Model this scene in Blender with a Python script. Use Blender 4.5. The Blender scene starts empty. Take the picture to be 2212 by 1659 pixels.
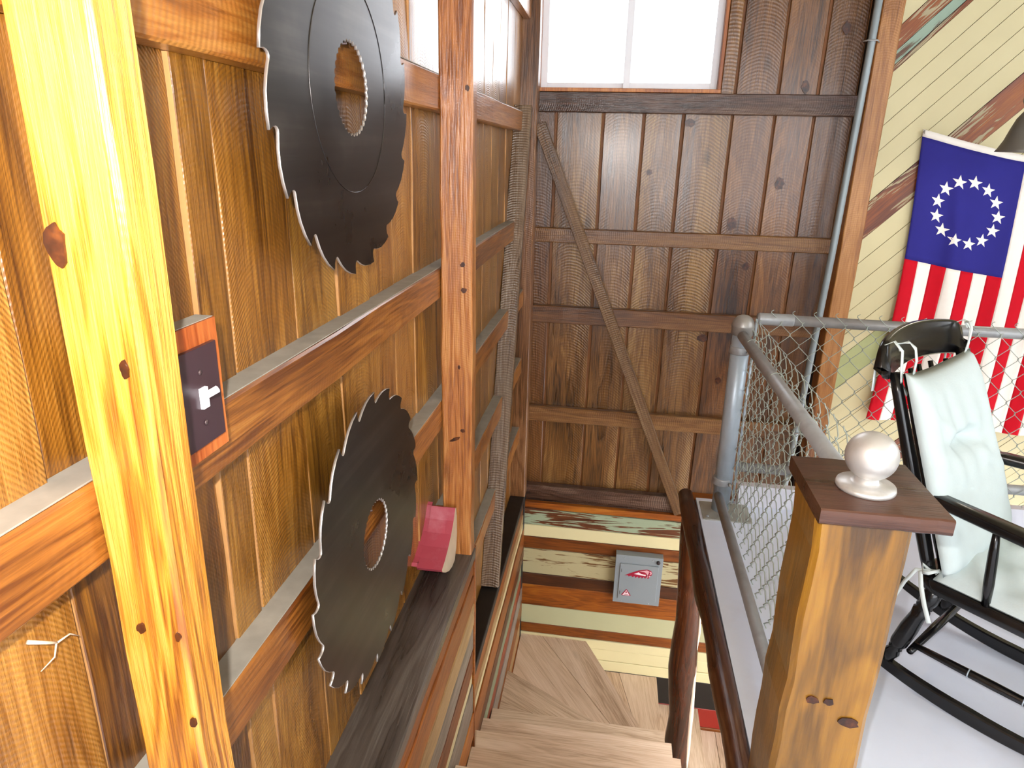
import bpy, bmesh, math, random
from mathutils import Vector, Matrix
random.seed(7)
V = Vector
# ------------------------------------------------------------------ camera
# coordinates: camera at the origin, x right, y along the stairwell, z up (metres)
scene = bpy.context.scene
C = scene.collection
PITCH, ROLL, YAW, FPX = -0.325974, 0.024769, -0.143041, 1478.28
fwd = V((math.sin(YAW)*math.cos(PITCH), math.cos(YAW)*math.cos(PITCH), math.sin(PITCH)))
rt = V((math.cos(YAW), -math.sin(YAW), 0)); up = rt.cross(fwd)
r2 = rt*math.cos(ROLL) + up*math.sin(ROLL); u2 = up*math.cos(ROLL) - rt*math.sin(ROLL)
cam = bpy.data.cameras.new('camera'); cam.sensor_width = 36; cam.lens = FPX/2212*36
cam.clip_start = 0.02
camo = bpy.data.objects.new('camera', cam); C.objects.link(camo)
camo.matrix_world = Matrix(((r2.x, u2.x, -fwd.x, 0), (r2.y, u2.y, -fwd.y, 0), (r2.z, u2.z, -fwd.z, 0), (0, 0, 0, 1)))
scene.camera = camo
# ------------------------------------------------------------------ sky, daylight portals, camera flash, exposure
W = bpy.data.worlds.new('sky'); scene.world = W; W.use_nodes = True
W.node_tree.nodes['Background'].inputs[0].default_value = (.93, .975, 1.04, 1)
W.node_tree.nodes['Background'].inputs[1].default_value = 6.9
def portal(name, loc, rot, sx, sy):
    l = bpy.data.lights.new(name, 'AREA'); l.shape = 'RECTANGLE'; l.size = sx; l.size_y = sy
    l.cycles.is_portal = True
    o = bpy.data.objects.new(name, l); C.objects.link(o); o.location = loc; o.rotation_euler = rot
portal('portal_right', (3.62, .3, .5), (0, math.pi/2, 0), 1.0, 4.8)
portal('portal_lower', (3.62, 1.25, -2.8), (0, math.pi/2, 0), 1.9, 4.5)
portal('portal_rear', (1.4, -3.02, .0), (math.pi/2, 0, 0), 3.6, 2.2)
portal('portal_stair', (0, 3.9, .75), (-math.pi/2, 0, 0), .9, .85)
fl = bpy.data.lights.new('camera_flash', 'POINT'); fl.energy = 88; fl.shadow_soft_size = .014
fl.color = (1, .98, .95)
flo = bpy.data.objects.new('camera_flash', fl); C.objects.link(flo); flo.location = (-.055, -.01, .075)
ll = bpy.data.lights.new('added_stair_light', 'AREA'); ll.energy = 27; ll.size = 1.2; ll.color = (1, .95, .88)  # added area light under the loft, brightens the stair treads, no fixture
llo = bpy.data.objects.new('added_stair_light', ll); C.objects.link(llo); llo.location = (1.35, 2.2, -1.72)
vs = scene.view_settings
vs.view_transform = 'Standard'; vs.look = 'None'; vs.exposure = 0.0; vs.gamma = 1; vs.use_curve_mapping = False
scene.cycles.use_denoising = True
scene.cycles.max_bounces = 5
scene.cycles.use_adaptive_sampling = True
scene.cycles.adaptive_threshold = .1
scene.cycles.adaptive_min_samples = 12
scene.cycles.use_light_tree = False

# ------------------------------------------------------------------ materials
def lin(h):
    if isinstance(h, (tuple, list)): return tuple(h)[:3]
    h = h.lstrip('#'); r = []
    for i in (0, 2, 4):
        c = int(h[i:i+2], 16)/255
        r.append(c/12.92 if c <= .04045 else ((c+.055)/1.055)**2.4)
    return tuple(r)
class NT:
    def __init__(s, name):
        s.m = bpy.data.materials.new(name); s.m.use_nodes = True
        s.t = s.m.node_tree; s.b = s.t.nodes['Principled BSDF']
    def n(s, typ, **kw):
        x = s.t.nodes.new(typ)
        for k, v in kw.items(): setattr(x, k, v)
        return x
    def put(s, sock, v):
        if hasattr(v, 'is_linked') or isinstance(v, bpy.types.NodeSocket): s.t.links.new(v, sock)
        elif isinstance(v, (tuple, list)) and len(v) == 3 and sock.type == 'RGBA': sock.default_value = (*v, 1)
        else: sock.default_value = v
    def math(s, op, a, b=0., c=None, clamp=False):
        x = s.n('ShaderNodeMath', operation=op, use_clamp=clamp)
        s.put(x.inputs[0], a); s.put(x.inputs[1], b)
        if c is not None: s.put(x.inputs[2], c)
        return x.outputs[0]
    def vmath(s, op, a, b):
        x = s.n('ShaderNodeVectorMath', operation=op); s.put(x.inputs[0], a); s.put(x.inputs[1], b)
        return x.outputs[0]
    def mix(s, f, a, b, mode='MIX'):
        x = s.n('ShaderNodeMix', data_type='RGBA', blend_type=mode)
        s.put(x.inputs[0], f); s.put(x.inputs[6], a); s.put(x.inputs[7], b)
        return x.outputs[2]
    def noise(s, vec, scale=1., detail=4., rough=.55, dist=0.):
        x = s.n('ShaderNodeTexNoise'); s.put(x.inputs['Vector'], vec)
        x.inputs['Scale'].default_value = scale; x.inputs['Detail'].default_value = detail
        x.inputs['Roughness'].default_value = rough; x.inputs['Distortion'].default_value = dist
        return x.outputs['Fac']
    def ramp(s, f, stops):
        x = s.n('ShaderNodeValToRGB'); s.put(x.inputs[0], f); e = x.color_ramp.elements
        for i, (p, c) in enumerate(stops):
            el = e[i] if i < 2 else e.new(p)
            el.position = p; c = lin(c); el.color = (*c, 1)
        return x.outputs[0]
    def step(s, f, lo, hi):
        x = s.n('ShaderNodeMapRange'); s.put(x.inputs[0], f)
        x.inputs[1].default_value = lo; x.inputs[2].default_value = hi
        return x.outputs[0]
    def coords(s):
        tc = s.n('ShaderNodeTexCoord'); oi = s.n('ShaderNodeObjectInfo')
        comb = s.n('ShaderNodeCombineXYZ')
        for i, k in enumerate((37., 91., 53.)): s.put(comb.inputs[i], s.math('MULTIPLY', oi.outputs['Random'], k))
        return tc.outputs['Object'], s.vmath('ADD', tc.outputs['Object'], comb.outputs[0]), oi.outputs['Random']
AX = {'x': 0, 'y': 1, 'z': 2}
def wood(name, cols, L='z', A='y', saw=.3, rough=.42, knot=.5, var=.3, bump=.35, period=.011, paint=None, cover=.8, spec=.5, grain=1., ringamt=.10, coat=0., fibw=.46, blot=.7):
    """rough-sawn varnished timber; L = along the grain, A = across the broad face"""
    k = NT(name); o, P, rnd = k.coords()
    def mp(a, b, t):
        s = [b*grain]*3; s[AX[L]] = a
        return k.vmath('MULTIPLY', P, tuple(s))
    n1 = k.noise(mp(1.1, 13, 13), 1, 4, .5, .7)
    ring = k.math('MULTIPLY_ADD', k.math('SINE', k.math('MULTIPLY', n1, 58.)), .5, .5)
    fib = k.noise(mp(7, 190, 190), 1, 3, .6, 0)
    big = k.noise(mp(.8, 3.5, 3.5), 1, 2, .5, 0)
    f = k.math('MULTIPLY_ADD', ring, ringamt, k.math('MULTIPLY_ADD', fib, fibw, k.math('MULTIPLY', n1, 1-fibw-ringamt)))
    f = k.math('MULTIPLY_ADD', k.math('SUBTRACT', big, .5), blot, f)
    col = k.ramp(f, [(.30, cols[0]), (.5, cols[1]), (.72, cols[2])])
    sep = k.n('ShaderNodeSeparateXYZ'); k.put(sep.inputs[0], o)
    l, a = sep.outputs[AX[L]], sep.outputs[AX[A]]
    d = k.math('ADD', l, k.math('MULTIPLY', k.math('MULTIPLY', a, a), 5.5))
    d = k.math('MULTIPLY_ADD', n1, .012, k.math('MULTIPLY_ADD', big, .06, d))
    d = k.math('MULTIPLY_ADD', k.math('MULTIPLY', rnd, 7.), 1.3, d)
    sw = k.math('MULTIPLY_ADD', k.math('SINE', k.math('MULTIPLY', d, 6.2832/period)), .5, .5)
    patch = k.step(big, .36, .62)
    sw = k.math('MULTIPLY', k.math('MULTIPLY', sw, patch), k.math('MULTIPLY_ADD', fib, 2.2, -.25, clamp=True))
    col = k.mix(k.math('MULTIPLY', sw, saw), col, lin(cols[0]))
    if knot > 0:
        vx = k.n('ShaderNodeTexVoronoi'); k.put(vx.inputs['Vector'], mp(2.4, 6., 6.))
        vx.inputs['Scale'].default_value = 1.; vx.inputs['Randomness'].default_value = 1.
        cs = k.n('ShaderNodeSeparateXYZ'); k.put(cs.inputs[0], vx.outputs['Color'])
        keep = k.math('GREATER_THAN', cs.outputs[0], .62)
        kn = k.math('MULTIPLY', k.math('SUBTRACT', 1., k.step(vx.outputs['Distance'], .05, .17), clamp=True), keep)
        col = k.mix(k.math('MULTIPLY', kn, knot), col, tuple(c*.35 for c in lin(cols[0])))
    tint = k.math('MULTIPLY_ADD', rnd, var, 1-var*.55)
    cmb = k.n('ShaderNodeCombineColor')
    t2 = k.math('MULTIPLY_ADD', k.math('FRACT', k.math('MULTIPLY', rnd, 7.31)), var*.3, 1-var*.15)
    k.put(cmb.inputs[0], tint); k.put(cmb.inputs[1], k.math('MULTIPLY', tint, t2)); k.put(cmb.inputs[2], k.math('MULTIPLY', tint, t2))
    col = k.mix(1., col, cmb.outputs[0], 'MULTIPLY')
    rg = k.math('MULTIPLY_ADD', n1, .3, rough-.15)
    h = k.math('MULTIPLY_ADD', sw, saw*1.3, k.math('MULTIPLY', fib, .7))
    if paint is not None:
        pm = k.noise(mp(5, 60, 60), 1, 5, .65, .5)
        pb = k.noise(mp(1.5, 5, 5), 1, 3, .6)
        pm = k.math('MULTIPLY_ADD', ring, .16, k.math('MULTIPLY_ADD', pb, .8, k.math('MULTIPLY', pm, .45)))
        c0 = .40 + (1-cover)*.75
        mask = k.step(pm, c0, c0+.035)
        pc = k.mix(k.math('MULTIPLY', k.noise(P, 6, 3), .35), lin(paint), tuple(c*.72 for c in lin(paint)))
        col = k.mix(mask, col, pc)
        rg = k.math('MULTIPLY_ADD', mask, .12, rg)
        h = k.math('MULTIPLY_ADD', mask, .6, h)
    k.put(k.b.inputs['Base Color'], col); k.put(k.b.inputs['Roughness'], rg)
    k.b.inputs['Specular IOR Level'].default_value = spec
    k.b.inputs['Coat Weight'].default_value = coat; k.b.inputs['Coat Roughness'].default_value = .22
    bp = k.n('ShaderNodeBump'); bp.inputs['Strength'].default_value = bump; bp.inputs['Distance'].default_value = .004
    k.put(bp.inputs['Height'], h); k.put(k.b.inputs['Normal'], bp.outputs[0])
    return k.m
def plain(name, c, rough=.5, metal=0., noise=.12, scale=8., bump=0., spec=.5, dirt=None, dirtamt=0.):
    k = NT(name); o, P, rnd = k.coords(); c = lin(c)
    n = k.noise(P, scale, 4)
    col = k.mix(n, tuple(x*(1-noise) for x in c), tuple(min(1, x*(1+noise)) for x in c))
    if dirt: col = k.mix(k.math('MULTIPLY', k.step(k.noise(P, scale*.6, 5, .65), .5, .75), dirtamt), col, lin(dirt))
    k.put(k.b.inputs['Base Color'], col); k.b.inputs['Metallic'].default_value = metal
    k.put(k.b.inputs['Roughness'], k.math('MULTIPLY_ADD', k.noise(P, scale*2, 3), .2, max(.02, rough-.1)))
    k.b.inputs['Specular IOR Level'].default_value = spec
    if bump:
        bp = k.n('ShaderNodeBump'); bp.inputs['Strength'].default_value = bump; bp.inputs['Distance'].default_value = .003
        k.put(bp.inputs['Height'], k.noise(P, scale*6, 4)); k.put(k.b.inputs['Normal'], bp.outputs[0])
    return k.m
AMBER = ('#7e450c', '#bc7a22', '#dca04a')
OAKY = ('#4a2808', '#8c5a1a', '#b8843a')
BACK = ('#331a09', '#6c421a', '#946432')
GREYB = ('#3a220e', '#744c22', '#a07844')
M = {}
M['lplank'] = wood('left_wall_plank', OAKY, 'z', 'y', saw=.30, rough=.34, knot=.4, var=.34, bump=.55, period=.0075, coat=.5)
M['bplank'] = wood('back_wall_plank', BACK, 'z', 'x', saw=.3, rough=.34, knot=.8, var=.35, bump=.5, period=.016, coat=.4)
M['gplank'] = wood('back_wall_grey_plank', GREYB, 'z', 'x', saw=.55, rough=.30, knot=.7, var=.3, bump=.55, period=.017, coat=.5)
M['post'] = wood('amber_post', AMBER, 'z', 'x', saw=.04, rough=.36, knot=.6, var=.1, bump=.9, ringamt=.2, coat=.6, blot=1.1)
M['postmid'] = wood('mid_post', ('#6c3814', '#a0602a', '#bc8248'), 'z', 'x', saw=.06, rough=.34, knot=.7, var=.1, bump=.9, period=.007, ringamt=.16, coat=.4)
M['girty'] = wood('girt_left', ('#5e300c', '#965a20', '#b67e3a'), 'y', 'z', saw=.2, rough=.36, knot=.6, var=.2, bump=.4, coat=.5)
M['girtx'] = wood('girt_back', ('#3c220e', '#6e4622', '#90683c'), 'x', 'z', saw=.3, rough=.36, knot=.6, var=.3, bump=.4)
M['girtdark'] = wood('girt_dark', ('#2a1a12', '#54382a', '#846a58'), 'x', 'z', saw=.3, rough=.3, knot=.4, var=.2, bump=.7)
M['brace'] = wood('brace_left', ('#3a2a1e', '#705842', '#98846e'), 'z', 'x', saw=.5, rough=.26, knot=.3, var=.1, bump=.6, period=.012)
M['brace2'] = wood('brace_back', ('#3c2612', '#6e4c2a', '#94744e'), 'z', 'x', saw=.6, rough=.34, knot=.3, var=.1, bump=.5, period=.012)
M['corner'] = wood('corner_post', ('#482a12', '#7c5230', '#a27c58'), 'z', 'x', saw=.3, rough=.33, knot=.3, var=.1, bump=.5)
M['rpost'] = wood('right_post', ('#663a18', '#a06a36', '#bc8850'), 'z', 'x', saw=.2, rough=.38, knot=.3, var=.1, bump=.35)
M['ledge'] = wood('ledge', ('#2e2620', '#4c433c', '#665e56'), 'y', 'x', saw=.02, rough=.3, knot=0, var=.1, bump=.3, fibw=.2)
M['rawedge'] = plain('raw_plank_edge', '#b98550', .6, noise=.3, scale=40)
M['dust'] = plain('dust', '#8d867a', .9, noise=.3, scale=30)
M['black'] = plain('black_paint', '#17130f', .55, noise=.3, scale=12)
M['darkgap'] = plain('dark_gap', '#1c1008', .8)
M['backing'] = plain('orange_backing', '#7e4c20', .6, noise=.35, scale=10)
M['newel'] = wood('newel_wood', ('#4e3209', '#94661a', '#bc8c2c'), 'z', 'x', saw=.0, rough=.36, knot=.5, var=.05, bump=.5, grain=.55, fibw=.2, blot=1.5, ringamt=.06, coat=.3)
M['cap'] = wood('cap_wood', ('#24120a', '#3e2216', '#5a3a2c'), 'x', 'y', saw=.0, rough=.3, knot=.1, var=.05, bump=.3)
M['log'] = wood('log_wood', ('#1e0d05', '#48200c', '#6c3a1a'), 'z', 'x', saw=0, rough=.28, knot=.9, var=.05, bump=.3, grain=.8)
M['logy'] = wood('log_wood_edge', ('#24120a', '#4a2816', '#6a4830'), 'y', 'x', saw=0, rough=.3, knot=.7, var=.05, bump=.3, grain=.8)
TREAD = ('#a2876c', '#ccb297', '#e0cab2')
M['treadx'] = wood('tread_wood', TREAD, 'x', 'y', saw=.0, rough=.6, knot=.2, var=.14, bump=.2)
M['tready'] = wood('tread_wood_long', TREAD, 'y', 'x', saw=.0, rough=.6, knot=.25, var=.14, bump=.2)
def stripe(nm, cols, paint=None, cover=.8, L='x'):
    M[nm] = wood(nm, cols, L, 'z', saw=.08, rough=.42, knot=.3, var=.12, bump=.25, paint=paint, cover=cover)
ORN = ('#5e2806', '#97500f', '#b9741f'); BRN = ('#4a2006', '#7a3f0e', '#955618'); DBR = ('#2c1408', '#4c260e', '#6a3c18')
stripe('s_orange', ORN); stripe('s_brown', BRN); stripe('s_dark', DBR)
stripe('s_green_peel', ('#4a2410', '#6a3a1a', '#7c5a38'), '#9aa88c', .66)
stripe('s_olive_peel', ('#4a2810', '#6a4520', '#7c6038'), '#b6ac84', .70)
stripe('s_green', ('#4a2810', '#6a4520', '#7c6038'), '#bcbc94', .93)
stripe('s_cream', ('#8a7a4a', '#a89a6a', '#c0b480'), '#e0d6a6', 1.05)
for nm, cols, pt, cv in (('y_brown', BRN, None, 0), ('y_orange', ORN, None, 0), ('y_tan', ('#6e5030', '#967448', '#b49468'), None, 0),
                         ('y_green', ('#4a3818', '#6a5a34', '#7c6c48'), '#7e8468', .8), ('y_cream', ('#8a7a4a', '#a89a6a', '#c0b480'), '#c2b082', 1.0),
                         ('y_grey', ('#4a3e32', '#75685a', '#92867a'), None, 0), ('y_red', ('#4a1a0c', '#7c3018', '#93482a'), None, 0), ('y_dark', DBR, None, 0)):
    stripe(nm, cols, pt, cv, 'y')
M['d_cream'] = wood('cream_board', ('#8a7a4a', '#b0a272', '#c8bc88'), 'z', 'x', saw=0, rough=.45, knot=.1, var=.08, bump=.1, paint='#cdc49a', cover=1.1)
M['d_green'] = wood('green_board', ('#6a5a34', '#8a7c50', '#a09a68'), 'z', 'x', saw=0, rough=.45, knot=.1, var=.06, bump=.1, paint='#a9b07c', cover=1.1)
M['d_brown'] = wood('peeling_brown_board', ('#4a1d08', '#7c3c12', '#96561f'), 'z', 'x', saw=0, rough=.45, knot=.1, var=.05, bump=.4, paint='#a89c7c', cover=.50)
M['d_aqua'] = wood('peeling_aqua_board', ('#3c2010', '#6a3a18', '#7c4c28'), 'z', 'x', saw=0, rough=.45, knot=.1, var=.05, bump=.4, paint='#8fa694', cover=.72)
M['white'] = plain('white_floor_paint', '#e2eafc', .38, noise=.04, scale=5, dirt='#bfc0c6', dirtamt=.25)
M['whitetrim'] = plain('white_trim', '#dcdde6', .45, noise=.05)
M['vinyl'] = plain('white_vinyl', '#e6e8ee', .4, noise=.03)
M['casing'] = wood('casing_wood', ('#8a4a20', '#b06a30', '#c88848'), 'z', 'x', saw=0, rough=.4, knot=0, var=.05, bump=.1)
M['galv'] = plain('galvanised_pipe', '#a2a5a8', .45, .25, noise=.22, scale=20, bump=.08, dirt='#6a6156', dirtamt=.4)
M['galvlight'] = plain('galvanised_post', '#b2bfcb', .40, .3, noise=.12, scale=12, dirt='#7d7a74', dirtamt=.3)
M['wire'] = plain('chain_link_wire', '#a4ada4', .45, .3, noise=.2, scale=40)
M['cast'] = plain('cast_cap', '#a09d99', .4, .4, noise=.15, scale=16)
M['zinc'] = plain('zinc_base', '#a7a69c', .5, .3, noise=.15, scale=10)
M['conduit'] = plain('grey_conduit', '#8b979c', .45, .2, noise=.12, scale=10)
M['alu'] = plain('cast_aluminium', '#d2d0cd', .42, .55, noise=.16, scale=14, bump=.05, dirt='#8a867c', dirtamt=.5)
M['chair'] = plain('black_lacquer', '#0c0b0d', .22, noise=.3, scale=12, dirt='#3a3634', dirtamt=.12)
M['cushion'] = plain('pale_aqua_cloth', '#c0cccc', .9, noise=.05, scale=30, bump=.12, spec=.1)
M['tie'] = plain('pale_tie', '#d5dedc', .9, noise=.04)
M['flagwhite'] = plain('flag_white', '#eeeae4', .8, noise=.04, scale=30, spec=.1)
M['flagred'] = plain('flag_red', '#c41426', .75, noise=.08, scale=20, spec=.1)
M['flagblue'] = plain('flag_blue', '#2e2c80', .75, noise=.06, scale=20, spec=.1)
M['brass'] = plain('grommet_metal', '#6e665a', .4, .8)
M['plate'] = plain('brown_switch_plate', '#37252b', .3, noise=.05)
M['toggle'] = plain('white_toggle', '#f2f0f4', .35, noise=.02)
M['screw'] = plain('screw_metal', '#5a4a4a', .4, .6)
M['swbox'] = wood('switch_box_wood', ('#8a3e16', '#b0602c', '#c2783e'), 'z', 'y', saw=0, rough=.35, knot=0, var=.05, bump=.2)
M['redpaint'] = plain('dusty_red_paint', '#a03c4a', .5, noise=.12, scale=14, dirt='#b8737c', dirtamt=.7)
M['log_glare'] = plain('log_glare', '#f0dcc4', .35, noise=.1, scale=20)  # pale colour standing in for backlight glare on the log post
M['rawwood'] = plain('raw_wood', '#c9b49a', .7, noise=.15, scale=30)
M['ebox'] = plain('grey_enamel', '#868f94', .42, noise=.04, scale=8)
M['decalred'] = plain('decal_crimson', '#9c1436', .4, noise=.05)
M['decalpink'] = plain('decal_pink', '#d7a3ac', .4, noise=.05)
M['decalwhite'] = plain('decal_white', '#e8d8de', .4, noise=.03)
M['knob'] = plain('dark_knob', '#2a2226', .35)
M['lampblack'] = plain('lamp_black', '#0d0d10', .25)
M['lampshade'] = plain('lamp_shade_grey', '#6a6862', .5, .2)
M['wallplain'] = plain('plain_wall', '#b9b29a', .7, noise=.05)
M['ceil'] = wood('ceiling_board', ('#8a7a5a', '#b0a284', '#c4b898'), 'y', 'x', saw=.05, rough=.6, knot=.2, var=.1, bump=.1)
# blade steel: brushed, smudged
k = NT('saw_steel'); o, P, rnd = k.coords()
br = k.noise(k.vmath('MULTIPLY', P, (1, 26, 5)), 1, 4, .6)
sm = k.noise(P, 4.5, 4, .6)
colr = k.ramp(k.math('MULTIPLY_ADD', br, .4, k.math('MULTIPLY', sm, .6)), [(.3, '#3a3838'), (.55, '#545150'), (.8, '#7e7a74')])
k.put(k.b.inputs['Base Color'], colr); k.b.inputs['Metallic'].default_value = 1.
k.put(k.b.inputs['Roughness'], k.math('MULTIPLY_ADD', sm, .30, .16)); M['steel'] = k.m
M['steeledge'] = plain('bare_steel_rim', '#b9b2ac', .35, .7)
k = NT('window_glass')
gl = k.n('ShaderNodeBsdfTransparent'); gs = k.n('ShaderNodeBsdfGlossy'); gs.inputs['Roughness'].default_value = .02
lw = k.n('ShaderNodeLayerWeight'); lw.inputs[0].default_value = .25; mx = k.n('ShaderNodeMixShader')
k.t.links.new(lw.outputs['Fresnel'], mx.inputs[0]); k.t.links.new(gl.outputs[0], mx.inputs[1]); k.t.links.new(gs.outputs[0], mx.inputs[2])
k.t.links.new(mx.outputs[0], k.t.nodes['Material Output'].inputs[0]); M['glass'] = k.m
k = NT('bulb_glow'); k.b.inputs['Emission Color'].default_value = (1, .86, .6, 1); k.b.inputs['Emission Strength'].default_value = 8; M['bulb'] = k.m

# ------------------------------------------------------------------ mesh helpers
def link(o, parent=None):
    C.objects.link(o)
    if parent is not None: o.parent = parent
    return o
def meshobj(name, verts, faces, mat, parent=None, smooth=False, loc=None):
    m = bpy.data.meshes.new(name); m.from_pydata([tuple(v) for v in verts], [], faces); m.update()
    if mat: m.materials.append(M[mat] if isinstance(mat, str) else mat)
    if smooth: m.polygons.foreach_set('use_smooth', [True]*len(m.polygons))
    o = bpy.data.objects.new(name, m)
    if loc is not None: o.location = loc
    return link(o, parent)
def recalc(o):
    bm = bmesh.new(); bm.from_mesh(o.data); bmesh.ops.recalc_face_normals(bm, faces=bm.faces); bm.to_mesh(o.data); bm.free(); return o
def tag(o, label=None, cat=None, group=None, kind=None):
    if label: o['label'] = label
    if cat: o['category'] = cat
    if group: o['group'] = group
    if kind: o['kind'] = kind
    return o
def thing(name, loc, label=None, cat=None, group=None, kind=None, rotz=0.):
    o = bpy.data.objects.new(name, None); C.objects.link(o); o.location = loc; o.rotation_euler = (0, 0, rotz)
    o.empty_display_size = .05
    return tag(o, label, cat, group, kind)
def board(name, lo, hi, mat, parent=None, L='z', segs=6, jit=.0015, cham=.0025, origin=(0, 0, 0)):
    """box lo..hi with length axis L, slightly wavering chamfered edges; parents sit at the world origin unless origin is given"""
    lo, hi = V(lo), V(hi); c = (lo+hi)/2; h = (hi-lo)/2; l = AX[L]; a, b = [i for i in range(3) if i != l]
    cham = min(cham, h[a]*.45, h[b]*.45)
    verts, faces = [], []
    for i in range(segs+1):
        t = -1+2*i/segs
        ja, jb = random.uniform(-jit, jit), random.uniform(-jit, jit); ka, kb = random.uniform(-jit, jit), random.uniform(-jit, jit)*.4
        for sa, sb in ((1, -2), (2, -1), (2, 1), (1, 2), (-1, 2), (-2, 1), (-2, -1), (-1, -2)):
            p = [0, 0, 0]; p[l] = t*h[l]
            p[a] = (h[a] if sa > 0 else -h[a]) - (cham if abs(sa) == 1 else 0)*(1 if sa > 0 else -1) + (ja if sa > 0 else ka)
            p[b] = (h[b] if sb > 0 else -h[b]) - (cham if abs(sb) == 1 else 0)*(1 if sb > 0 else -1) + jb*.4
            verts.append(p)
    for i in range(segs):
        for j in range(8):
            q = (j+1) % 8; faces.append((i*8+j, i*8+q, i*8+8+q, i*8+8+j))
    faces.append(tuple(range(8))); faces.append(tuple(range(segs*8+7, segs*8-1, -1)))
    o = meshobj(name, verts, faces, mat, parent, loc=c-V(origin)); return recalc(o)
def box(name, lo, hi, mat, parent=None, origin=(0, 0, 0)):
    return board(name, lo, hi, mat, parent, 'z', 1, 0, .001, origin)
def frame_of(d, hint=None):
    d = d.normalized(); h = hint or (V((0, 0, 1)) if abs(d.z) < .9 else V((1, 0, 0)))
    x = h.cross(d)
    if x.length < 1e-6: x = V((1, 0, 0)).cross(d)
    x.normalize(); return x, d.cross(x)
def tube_data(pts, rad, sides=10, caps=True):
    pts = [V(p) for p in pts]; n = len(pts); verts, faces = [], []
    xa = None
    for i, p in enumerate(pts):
        d = (pts[min(i+1, n-1)]-pts[max(i-1, 0)])
        if xa is None: xa, ya = frame_of(d)
        else:
            d = d.normalized(); xa = (xa - d*xa.dot(d)).normalized(); ya = d.cross(xa)
        r = rad[i] if isinstance(rad, (list, tuple)) else rad
        for s in range(sides):
            t = 2*math.pi*s/sides; verts.append(p + xa*math.cos(t)*r + ya*math.sin(t)*r)
    for i in range(n-1):
        for s in range(sides):
            q = (s+1) % sides; faces.append((i*sides+s, i*sides+q, i*sides+sides+q, i*sides+sides+s))
    if caps: faces.append(tuple(range(sides-1, -1, -1))); faces.append(tuple(range((n-1)*sides, n*sides)))
    return verts, faces
def tube(name, pts, rad, mat, parent=None, sides=10, smooth=True, base=None):
    v, f = tube_data(pts, rad, sides)
    if base is not None: v = [p-V(base) for p in v]
    return recalc(meshobj(name, v, f, mat, parent, smooth, base))
def lathe(name, prof, mat, parent=None, segs=24, loc=None, smooth=True):
    verts, faces = [], []
    for r, z in prof:
        for s in range(segs):
            t = 2*math.pi*s/segs; verts.append((r*math.cos(t), r*math.sin(t), z))
    for i in range(len(prof)-1):
        for s in range(segs):
            q = (s+1) % segs; faces.append((i*segs+s, i*segs+q, i*segs+segs+q, i*segs+segs+s))
    faces.append(tuple(range(segs-1, -1, -1))); faces.append(tuple(range((len(prof)-1)*segs, len(prof)*segs)))
    return recalc(meshobj(name, verts, faces, mat, parent, smooth, loc))
def prism(name, poly, lo, hi, mat, parent=None, axis='z', loc=None):
    """polygon (2D) extruded between lo and hi along axis"""
    def p3(u, v, w): return {'z': (u, v, w), 'y': (u, w, v), 'x': (w, u, v)}[axis]
    n = len(poly); verts = [p3(u, v, lo) for u, v in poly] + [p3(u, v, hi) for u, v in poly]
    faces = [tuple(range(n)), tuple(range(2*n-1, n-1, -1))] + [(i, (i+1) % n, n+(i+1) % n, n+i) for i in range(n)]
    return recalc(meshobj(name, verts, faces, mat, parent, loc=loc))
def filled(name, loops, thick, mat, parent=None, bevel=0.):
    """flat shape with holes in the local XY plane, thickness along local Z"""
    cu = bpy.data.curves.new(name, 'CURVE'); cu.dimensions = '2D'; cu.fill_mode = 'BOTH'; cu.extrude = thick/2; cu.bevel_depth = bevel; cu.bevel_resolution = 0
    for lp in loops:
        sp = cu.splines.new('POLY'); sp.points.add(len(lp)-1); sp.use_cyclic_u = True
        for p, q in zip(sp.points, lp): p.co = (q[0], q[1], 0, 1)
    tmp = bpy.data.objects.new('tmp', cu); C.objects.link(tmp)
    bpy.context.view_layer.update()
    m = bpy.data.meshes.new_from_object(tmp.evaluated_get(bpy.context.evaluated_depsgraph_get()))
    bpy.data.objects.remove(tmp); bpy.data.curves.remove(cu)
    m.materials.clear(); m.materials.append(M[mat]); m.name = name
    o = bpy.data.objects.new(name, m); return link(o, parent)
def beam(name, p0, p1, w, t, mat, parent=None, hint=None, segs=10, jit=.001):
    """timber from p0 to p1; local z = length, local x = width w, local y = thickness t"""
    p0, p1 = V(p0), V(p1); d = p1-p0; z = d.normalized(); x = V(hint or (1, 0, 0)); x = (x - z*x.dot(z)).normalized(); y = z.cross(x)
    o = board(name, (-w/2, -t/2, 0), (w/2, t/2, d.length), mat, parent, 'z', segs, jit)
    c = p0 + z*(d.length/2)
    o.matrix_local = Matrix(((x.x, y.x, z.x, c.x), (x.y, y.y, z.y, c.y), (x.z, y.z, z.z, c.z), (0, 0, 0, 1)))
    return o

F = -1.475          # loft floor
LX = -.524          # plank face of the left wall
GX = -.482          # front of its girts
BY = 3.84           # plank face of the back wall
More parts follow.
